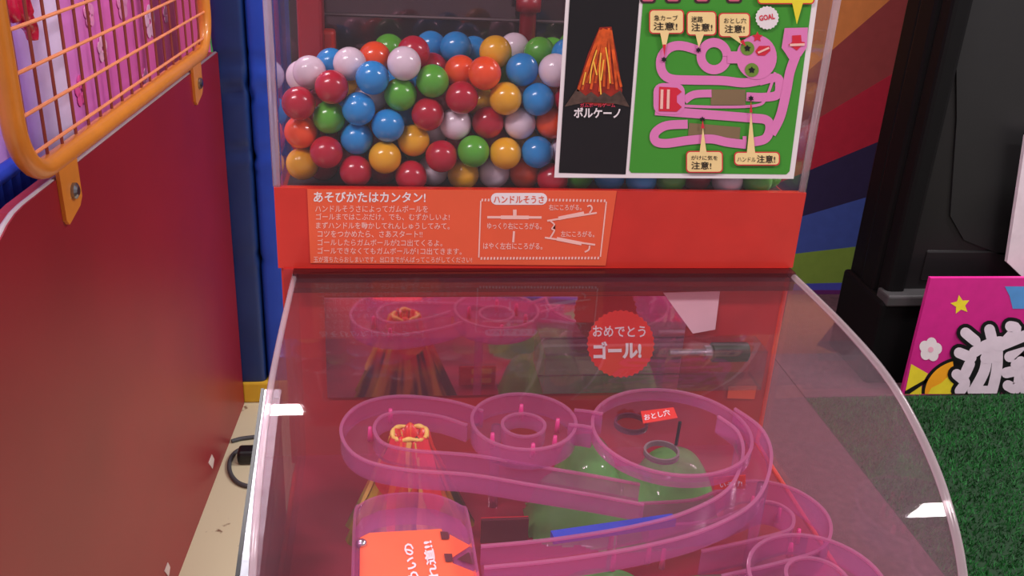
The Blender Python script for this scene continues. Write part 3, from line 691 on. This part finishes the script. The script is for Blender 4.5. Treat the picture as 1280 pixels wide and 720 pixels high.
def callout(x0, y0, x1, y1, tail, lines_, m_=BEI, nm='callout'):
    z = obj(nm, PP.polys([Z4(rrect(x0, y0, x1, y1, 12)), Z4(tail)], 7), m_, po)
    o_ = obj('outline', PP.polys([Z4(rrect(x0 - 4, y0 - 4, x1 + 4, y1 + 4, 14))], 6.5), RDP, z)
    if lines_: obj('lettering', join(*[text(PP, s, *z4(xa, yb), *z4(xb, yb + 1), h / S4, 8, bo) for s, xa, xb, yb, h, bo in lines_]), BLACK, z)
callout(382, 38, 500, 118, [(418, 117), (450, 117), (433, 195)], [('急カーブ', 396, 482, 74, 20, .005), ('注意!', 394, 480, 108, 29, .012)])
callout(517, 44, 617, 124, [(545, 123), (576, 123), (557, 172)], [('迷路', 530, 572, 80, 22, .01), ('注意!', 530, 606, 112, 29, .012)])
callout(632, 50, 738, 130, [(668, 129), (700, 129), (712, 160)], [('おとし穴', 648, 728, 84, 20, .005), ('注意!', 650, 722, 118, 29, .012)])
callout(515, 547, 640, 618, [(560, 548), (585, 548), (572, 458)], [('がけに気を', 530, 625, 576, 17, .005), ('注意!', 530, 602, 609, 28, .012)])
callout(688, 550, 845, 592, [(730, 551), (760, 551), (745, 400)], [('ハンドル', 696, 762, 582, 17, .0), ('注意!', 766, 832, 586, 28, .012)])
for tp_ in ([(565, 462), (578, 462), (571, 432)], [(740, 405), (750, 405), (745, 362)], [(427, 160), (439, 160), (433, 205)], [(705, 150), (718, 142), (727, 168)]):
    obj('callout_tip', PP.polys([Z4(tp_)], 7.5), RDP, po)
callout(772, -70, 970, 11, [(893, 10), (932, 10), (910, 88)], [('ここからスタート!', 790, 955, -18, 26, .02)], YEL, 'callout')
gl_ = obj('goal_badge', PP.polys([star(*z4(803, 64), 43 / S4, 20, .92)], 7), WHITE, po)
obj('lettering', text(PP, 'GOAL', *z4(776, 76), *z4(832, 68), 7, 8, .03), RDP, gl_)
for x in (375, 465, 570, 685):
    i_ = obj('icon', PP.polys([Z4(rrect(x - 30, -70, x + 28, 12, 12))], 2), mat('dark_icon_frame', (66, 26, 40), .5), po)
    obj('picture', PP.polys([Z4(rrect(x - 22, -60, x + 20, 5, 8))], 3), mat('icon_rose', (206, 96, 120), .5), i_)

# ------------------------------------------------------------------ goal box at the back of the play field
gb = thing('goal_box', (.1, -.005, .88), 'clear goal box with round congratulation sticker on the red back wall', 'goal box')
gx0, gx1, gz0, gz1, gy = .0, .188, .885, .922, -.035
obj('box', join(box(gx0, gx1, gy, gy + .0015, gz0, gz1), box(gx0, gx1, gy, -.006, gz1 - .0015, gz1), box(gx0, gx1, gy, -.006, gz0, gz0 + .0015), box(gx1 - .0015, gx1, gy, -.006, gz0, gz1)), clear('goal_box_acrylic', (.97, .93, .95), .03, (.7, .5, .6)), gb)
GP = Plane(1, gy - .0008, -.0003)
stk = obj('round_sticker', GP.slab(star(776, 430, 42.5, 36, .955), 0, .0006), mat('scarlet_sticker', (222, 50, 40), .45), gb)
obj('lettering', join(text(GP, 'おめでとう', 741, 421, 807, 421.5, 14, 1, .015), text(GP, 'ゴール!', 742, 449, 802, 448, 22, 1, .05)), WHITE, stk)
ry, rz = -.024, onplane(912, 440, 1, -.024)[2]
xa, xb, xp = (onplane(x, 440, 1, ry)[0] for x in (889, 934, 880))
obj('roller', tube([(xa, ry, rz), (xa + .001, ry, rz), (xb - .001, ry, rz), (xb, ry, rz)], [.0075, .0085, .0085, .0075], 20), mat('dark_grey_rubber', (52, 46, 44), .5), gb, smooth=True)
obj('pin', tube([(xp - .03, ry, rz), (xp, ry, rz), (xp, ry, rz), (xa, ry, rz)], [.003, .003, .006, .006], 14), CHROME, gb)

# ------------------------------------------------------------------ volcano model
vx, vy = -.111, -.1065
VM = bpy.data.materials.new('painted_volcano'); VM.use_nodes = True; nt = VM.node_tree; N = nt.nodes; L = nt.links
b = N['Principled BSDF']; b.inputs['Roughness'].default_value = .3
tc = N.new('ShaderNodeTexCoord'); sx = N.new('ShaderNodeSeparateXYZ'); L.new(tc.outputs['Object'], sx.inputs[0])
at = N.new('ShaderNodeMath'); at.operation = 'ARCTAN2'; L.new(sx.outputs['Y'], at.inputs[0]); L.new(sx.outputs['X'], at.inputs[1])
cmb = N.new('ShaderNodeCombineXYZ'); L.new(at.outputs[0], cmb.inputs['X'])
mz = N.new('ShaderNodeMath'); mz.operation = 'MULTIPLY'; mz.inputs[1].default_value = 5; L.new(sx.outputs['Z'], mz.inputs[0]); L.new(mz.outputs[0], cmb.inputs['Y'])
nz = N.new('ShaderNodeTexNoise'); nz.inputs['Scale'].default_value = 2.3; nz.inputs['Detail'].default_value = 2; L.new(cmb.outputs[0], nz.inputs['Vector'])
r1 = N.new('ShaderNodeValToRGB'); cr = r1.color_ramp; cr.elements[0].position = .38; cr.elements[0].color = lin((66, 26, 26)); cr.elements[1].position = .46; cr.elements[1].color = lin((226, 44, 44))
e = cr.elements.new(.56); e.color = lin((236, 60, 50)); e = cr.elements.new(.62); e.color = lin((230, 184, 50))
L.new(nz.outputs['Fac'], r1.inputs['Fac'])
hz = N.new('ShaderNodeMapRange'); hz.inputs['From Min'].default_value = .030; hz.inputs['From Max'].default_value = .055; L.new(sx.outputs['Z'], hz.inputs['Value'])
r2 = N.new('ShaderNodeValToRGB'); cr = r2.color_ramp; cr.elements[0].position = .42; cr.elements[0].color = lin((70, 52, 34)); cr.elements[1].position = .55; cr.elements[1].color = lin((196, 166, 56))
L.new(nz.outputs['Fac'], r2.inputs['Fac'])
mx = N.new('ShaderNodeMixRGB'); L.new(hz.outputs[0], mx.inputs['Fac']); L.new(r2.outputs['Color'], mx.inputs[1]); L.new(r1.outputs['Color'], mx.inputs[2]); L.new(mx.outputs[0], b.inputs['Base Color'])
vol = thing('volcano_model', (vx, vy, ZF), 'small painted toy volcano with yellow crater in the play field', 'toy volcano')
V = []; Fc = []; na, nl = 48, 14
vp_ = [(.0475, 0), (.044, .008), (.039, .020), (.033, .035), (.027, .050), (.0212, .064), (.0166, .074), (.0145, .082), (.0135, .086), (.010, .0865), (.008, .080), (.006, .072)]
for i, (r_, z) in enumerate(vp_):
    for k in range(na):
        a = 2 * math.pi * k / na; f_ = 1 + .07 * math.sin(9 * a + 1) + .04 * math.sin(17 * a); V.append((vx + r_ * f_ * math.cos(a), vy + r_ * f_ * .85 * math.sin(a), ZF + z + (.002 * math.sin(5 * a) if i > 6 else 0)))
for i in range(len(vp_) - 1):
    for k in range(na): Fc.append((i * na + k, i * na + (k + 1) % na, (i + 1) * na + (k + 1) % na, (i + 1) * na + k))
obj('cone', (V, Fc + [tuple((len(vp_) - 1) * na + k for k in range(na))]), VM, vol, smooth=True)
cr_ = [(vx + .0125 * math.cos(a), vy + .0105 * math.sin(a), ZF + .086 + .0012 * math.sin(3 * a) + .0004 * math.sin(7 * a)) for a in np.linspace(0, 6.283, 61)[:-1]]
obj('crater_rim', tube(cr_, [.0017 + .0003 * math.sin(k * .9) for k in range(60)], 8, closed=True), mat('lava_yellow', (240, 196, 96), .4), vol, smooth=True)
def lava(a, half, l_, m_, seed):
    rg_ = random.Random(seed); V = []; Fc = []; n, k_ = 14, 8
    for i in range(n + 1):
        t = i / n; z = .0855 - l_ * .68 * t; r_ = np.interp(-z, [-p[1] for p in vp_[8::-1]], [p[0] for p in vp_[8::-1]]) + .0012
        hw = half * (.75 + .35 * math.sin(2.2 * t + seed)) * (1 if t < .85 else (1 - t) / .15 * .8 + .2)
        for k in range(k_ + 1):
            aa = a + hw * (2 * k / k_ - 1) + .05 * math.sin(6 * t + seed); f_ = 1 + .07 * math.sin(9 * aa + 1) + .04 * math.sin(17 * aa)
            V.append((vx + r_ * f_ * math.cos(aa), vy + r_ * f_ * .85 * math.sin(aa), ZF + z + .0006))
    for i in range(n):
        for k in range(k_): q = i * (k_ + 1) + k; Fc.append((q, q + k_ + 1, q + k_ + 2, q + 1))
    obj('lava_flow', (V, Fc), m_, vol, smooth=True)
LR = mat('lava_red', (240, 56, 66), .3, coat=.3); LO = mat('lava_orange', (244, 110, 56), .35, coat=.3); LY = MATS['lava_yellow']
lava(-2.25, .48, .062, LR, 1); lava(-1.0, .42, .085, LR, 2); lava(-1.62, .16, .055, LY, 3); lava(-.45, .22, .07, LO, 4); lava(-2.9, .2, .09, LY, 5); lava(-1.3, .10, .11, LY, 6); lava(1.5, .6, .05, LR, 7); lava(-1.95, .12, .11, LO, 8)

# ------------------------------------------------------------------ green hills
HM = clear('green_translucent_plastic', (.7, .95, .65), .1, (.3, .7, .25), rough=.1, body=.8, bodycol=(.27, .82, .22))
def hill(name, label, lumps, x0, x1, y0, y1, group=None):
    th = thing(name, ((x0 + x1) / 2, (y0 + y1) / 2, ZF), label, 'toy hill'); n = 60; V = []; Fc = []
    for i in range(n + 1):
        for j in range(n + 1):
            x = x0 + (x1 - x0) * i / n; y = y0 + (y1 - y0) * j / n
            z = max([h * (1 - min(1, ((abs(x - cx) / rx_) ** 2.6 + (abs(y - cy) / ry_) ** 2.6)) ** 1.3) for cx, cy, rx_, ry_, h in lumps] + [0])
            V.append((x, y, ZF + .0005 + z))
    for i in range(n):
        for j in range(n): a = i * (n + 1) + j; Fc.append((a, a + n + 1, a + n + 2, a + 1))
    V, Fc = V, [f for f in Fc if max(V[q][2] for q in f) > ZF + .001]
    obj('moulding', (V, Fc), HM, th, smooth=True); return th
hill('green_hill', 'glossy green twin peaked toy hill under the round pink plate', [(.030, -.090, .030, .045, .062), (.100, -.095, .036, .040, .052), (.065, -.10, .06, .045, .034), (.008, -.105, .028, .030, .040)], -.035, .145, -.15, -.02)
hill('low_green_hill', 'low grey green toy hill below the pink ribbon track', [(.10, -.225, .06, .045, .0255), (.02, -.205, .04, .03, .0265)], -.03, .17, -.275, -.165)

# ------------------------------------------------------------------ pink tracks
TW, TH = .026, .015
def channel(th, path, w_=TW, h=TH, closed=False):
    obj('channel_floor', ribbon(path, -w_ / 2, w_ / 2, -.0018, 0, closed), TRACKF, th)
    for s in (-1, 1):
        a, b_ = sorted((s * (w_ / 2 - .0008), s * (w_ / 2 + .0008)))
        wl_ = obj('channel_wall', ribbon(path, a, b_, -.0018, h, closed), TRACK, th)
        obj('lip', ribbon(path, a - .0004, b_ + .0004, h, h + .0014, closed), LIP, wl_)
def wall(th, name, path, a, b_, c, d):
    wl_ = obj(name, ribbon(path, a, b_, c, d, True), TRACK, th)
    obj('lip', ribbon(path, a - .0004, b_ + .0004, d, d + .0014, True), LIP, wl_)
def ribs(th, spots, z, h=.012):
    for x, y in spots: obj('stop_pin', tube([(x, y, z), (x, y, z + h)], [.0022, .0014], 8), mat('hot_pink_plastic', (232, 60, 140), .3), th, smooth=True)
ut = thing('upper_track', (.0, -.12, ZF), 'translucent pink upper marble track with ring, round holed plate and long ribbon', 'marble track')
rc = (-.026, -.103, .888)
ang_ = [(rc[0] + .0275 * math.cos(a), rc[1] + .0275 * math.sin(a), rc[2]) for a in np.linspace(0, 6.2832, 49)[:-1]]
obj('ring_floor', ribbon(ang_, -.0115, .0115, -.0018, 0, True), TRACKF, ut)
wall(ut, 'ring_wall', ang_, -.0123, -.0107, -.0018, .014)
wall(ut, 'ring_wall', ang_, .0107, .0123, -.0018, .010)
ribs(ut, [(rc[0] + .0275 * math.cos(a), rc[1] + .0275 * math.sin(a)) for a in (1.5, .2, -.7, -1.45, 3.6)], rc[2])
pc = (.083, -.120, .893); PR = .059
h1 = onplane(790, 520, 2, .896); h2 = onplane(828, 557, 2, .895)
# dished plate with two round holes
bm = bmesh.new(); nr, na = 22, 64
def holed_plate():
    V = []; Fc = []
    for i in range(nr + 1):
        for k in range(na):
            r_ = PR * i / nr; a = 2 * math.pi * k / na; V.append((pc[0] + r_ * math.cos(a), pc[1] + r_ * math.sin(a), pc[2] + .010 * (r_ / PR) ** 2 - .006))
    for i in range(nr):
        for k in range(na):
            q = (i * na + k, i * na + (k + 1) % na, (i + 1) * na + (k + 1) % na, (i + 1) * na + k)
            c = np.mean([V[j] for j in q], 0)
            if min(math.hypot(c[0] - h[0], c[1] - h[1]) for h in (h1, h2)) < .0125: continue
            Fc.append(q if i else q[1:] if False else (q[0], q[2], q[3]))
    return V, Fc
bm.free()
obj('round_plate', holed_plate(), TRACKF, ut, smooth=True)
pw = [(pc[0] + PR * math.cos(a), pc[1] + PR * math.sin(a), pc[2] + .004) for a in np.linspace(0, 6.2832, 65)[:-1]]
wall(ut, 'plate_wall', pw, -.0008, .0008, -.004, .005)
for h in (h1, h2):
    hr = [(h[0] + .0125 * math.cos(a), h[1] + .0125 * math.sin(a), .890) for a in np.linspace(0, 6.2832, 29)[:-1]]
    obj('hole_collar', ribbon(hr, -.0008, .0008, -.003, .0012, True), mat('dark_maroon_plastic', (84, 30, 50), .4) if h is h1 else mat('grey_plastic', (120, 100, 104), .4), ut)
obj('stop_pin', tube([onplane(845, 556, 2, .892), onplane(846, 556, 2, .892) + np.array([0, 0, .02])], .0013, 8), BLACK, ut)
channel(ut, [(rc[0] + .036, rc[1], .889), (rc[0] + .046, rc[1] - .004, .890), (pc[0] - PR + .004, pc[1] + .008, .891)], .022)
def pz(x, y, z): return tuple(onplane(x, y, 2, z))
left = catmull([(rc[0] - .036, rc[1] + .008, .888), (-.085, -.080, .888), (-.118, -.071, .887), (-.140, -.080, .887), (-.149, -.103, .886), (-.140, -.130, .886), (-.115, -.1425, .885), pz(590, 600, .882), pz(656, 611, .876), pz(740, 625, .867), pz(800, 636, .861)], 8)
channel(ut, left, .024, .012)
band = catmull([pz(905, 533, .893), pz(934, 556, .890), pz(943, 590, .887), pz(925, 636, .883), pz(872, 668, .879), pz(800, 689, .875), pz(700, 706, .872), pz(602, 716, .869)], 8)
channel(ut, band, .020, .012)
ribs(ut, [(-.140, -.10), (-.125, -.075)], .886)
for x, y in ((830, 688), (768, 690), (812, 682)): p = onplane(x, y, 2, .865); ribs(ut, [(p[0], p[1])], .85, .016)
for x, y in ((-.0437, -.0819), (.1395, -.167), (.1425, -.112)): obj('support_leg', tube([(x, y, ZF), (x, y, .885)], .004, 10), TRACK, ut, smooth=True)
SPl = Plane(2, .905, .0003)
s1_ = obj('red_sticker', SPl.slab([(801, 514), (842, 509), (847, 522), (804, 529)], 0, .0006), mat('scarlet_sticker', (222, 50, 40)), ut)
obj('lettering', text(SPl, 'おとし穴', 806, 526, 838, 519, 8, 1, .02), WHITE, s1_)
SPl2 = Plane(1, -.166, -.0003)
s2_ = obj('red_sticker', SPl2.slab([(892, 597), (932, 594), (932, 611), (893, 612)], 0, .0006), MATS['scarlet_sticker'], ut)
obj('lettering', text(SPl2, 'いそげ!', 900, 610, 928, 608, 7, 1, .02), WHITE, s2_)
# seesaw bar
sb = thing('seesaw_bar', (.02, -.205, .88), 'blue straight seesaw bar lying behind the pink ribbon track', 'bar')
a_, b_ = np.array(onplane(690, 672, 2, .872)), np.array(onplane(842, 650, 2, .872))
dd = unit(b_ - a_)
obj('rod', ribbon([a_, (a_ + b_) / 2, b_], -.0035, .0035, -.003, .003), mat('blue_plastic', (34, 66, 178), .3, coat=.3), sb)
m_ = (a_ + b_) / 2
obj('pivot', tube([(m_[0], m_[1], .836), (m_[0], m_[1], m_[2] - .003)], .003, 10), CHROME, sb)

# lower track on the right
lt = thing('lower_track', (.15, -.17, ZF), 'translucent pink lower marble track looping beside the clear side wall', 'marble track')
ex, ey, _ = pz(800, 636, .861)
lpth = catmull([(ex + .004, ey - .001, .838), (.100, -.158, .838), (.128, -.146, .838), (.152, -.137, .838), (.172, -.146, .838), (.180, -.168, .838), (.168, -.192, .838), (.140, -.203, .838), (.09, -.215, .838)], 8)
channel(lt, lpth, .026, .018)
ribs(lt, [(.150, -.135), (.165, -.15), (.17, -.175), (.158, -.19)], .838)
l2 = [(.150 + .032 * math.cos(a), -.245 + .032 * math.sin(a), .852) for a in np.linspace(0, 6.2832, 41)[:-1]]
obj('ring_floor', ribbon(l2, -.012, .012, -.0018, 0, True), TRACKF, lt)
wall(lt, 'ring_wall', l2, -.0128, -.0112, -.0018, .014)
wall(lt, 'ring_wall', l2, .0112, .0128, -.0018, .014)
for x, y, z in ((.178, -.168, .837), (.150, -.277, .851)): obj('support_leg', tube([(x, y, ZF), (x, y, z)], .004, 10), TRACK, lt, smooth=True)

# start tray over the volcano's foot
tz = .872
stt = thing('sorting_tray', tuple(onplane(515, 700, 2, tz)), 'pink tray with orange arrow sticker at the foot of the toy volcano', 'tray')
TP = Plane(2, tz, .0004)
tout = [(441, 760), (444, 662), (452, 648), (475, 638), (510, 634), (545, 637), (575, 650), (584, 662), (600, 760)]
tp3 = [TP.pt(x, y, 0) for x, y in tout]
obj('tray_floor', extrude(tp3, (0, 0, -.002)), TRACK, stt)
wall_ = [np.array(p) for p in tp3]
obj('tray_wall', ribbon(catmull(wall_, 4), -.0009, .0009, -.014, .012), TRACK, stt)
stk2 = obj('arrow_sticker', TP.slab([(449, 758), (450, 672), (462, 666), (552, 661), (554, 673), (562, 673), (562, 668), (588, 682), (565, 697), (566, 704), (596, 716), (600, 758)], 1, .0004), mat('orange_fluor_sticker', (255, 104, 62), .45), stt)
obj('lettering', join(text(TP, 'うんめいの', 531, 762, 516, 678, 13, 2.5, .03), text(TP, 'わかれ道!!', 557, 764, 540, 675, 13, 2.5, .03)), WHITE, stk2)
obj('arrow_gap', TP.polys([[(550, 664), (560, 665), (561, 674), (552, 674)], [(555, 692), (565, 692), (566, 702), (557, 702)], [(571, 699), (586, 690), (592, 706)]], 3), mat('dark_maroon_print', (92, 26, 34), .5), stk2)
c = np.array(TP.pt(452, 679, 3))
obj('screw', lathe([(.0036, -.002), (.0034, .001), (.0018, .0024)], c, 16), CHROME, stt, smooth=True)
for x, y in ((455, 700), (575, 700)):
    p = TP.pt(x, y, 0); obj('support_leg', tube([(p[0], p[1], ZF), (p[0], p[1], tz - .001)], .004, 10), TRACK, stt, smooth=True)

bpy.data.objects.remove(_to)
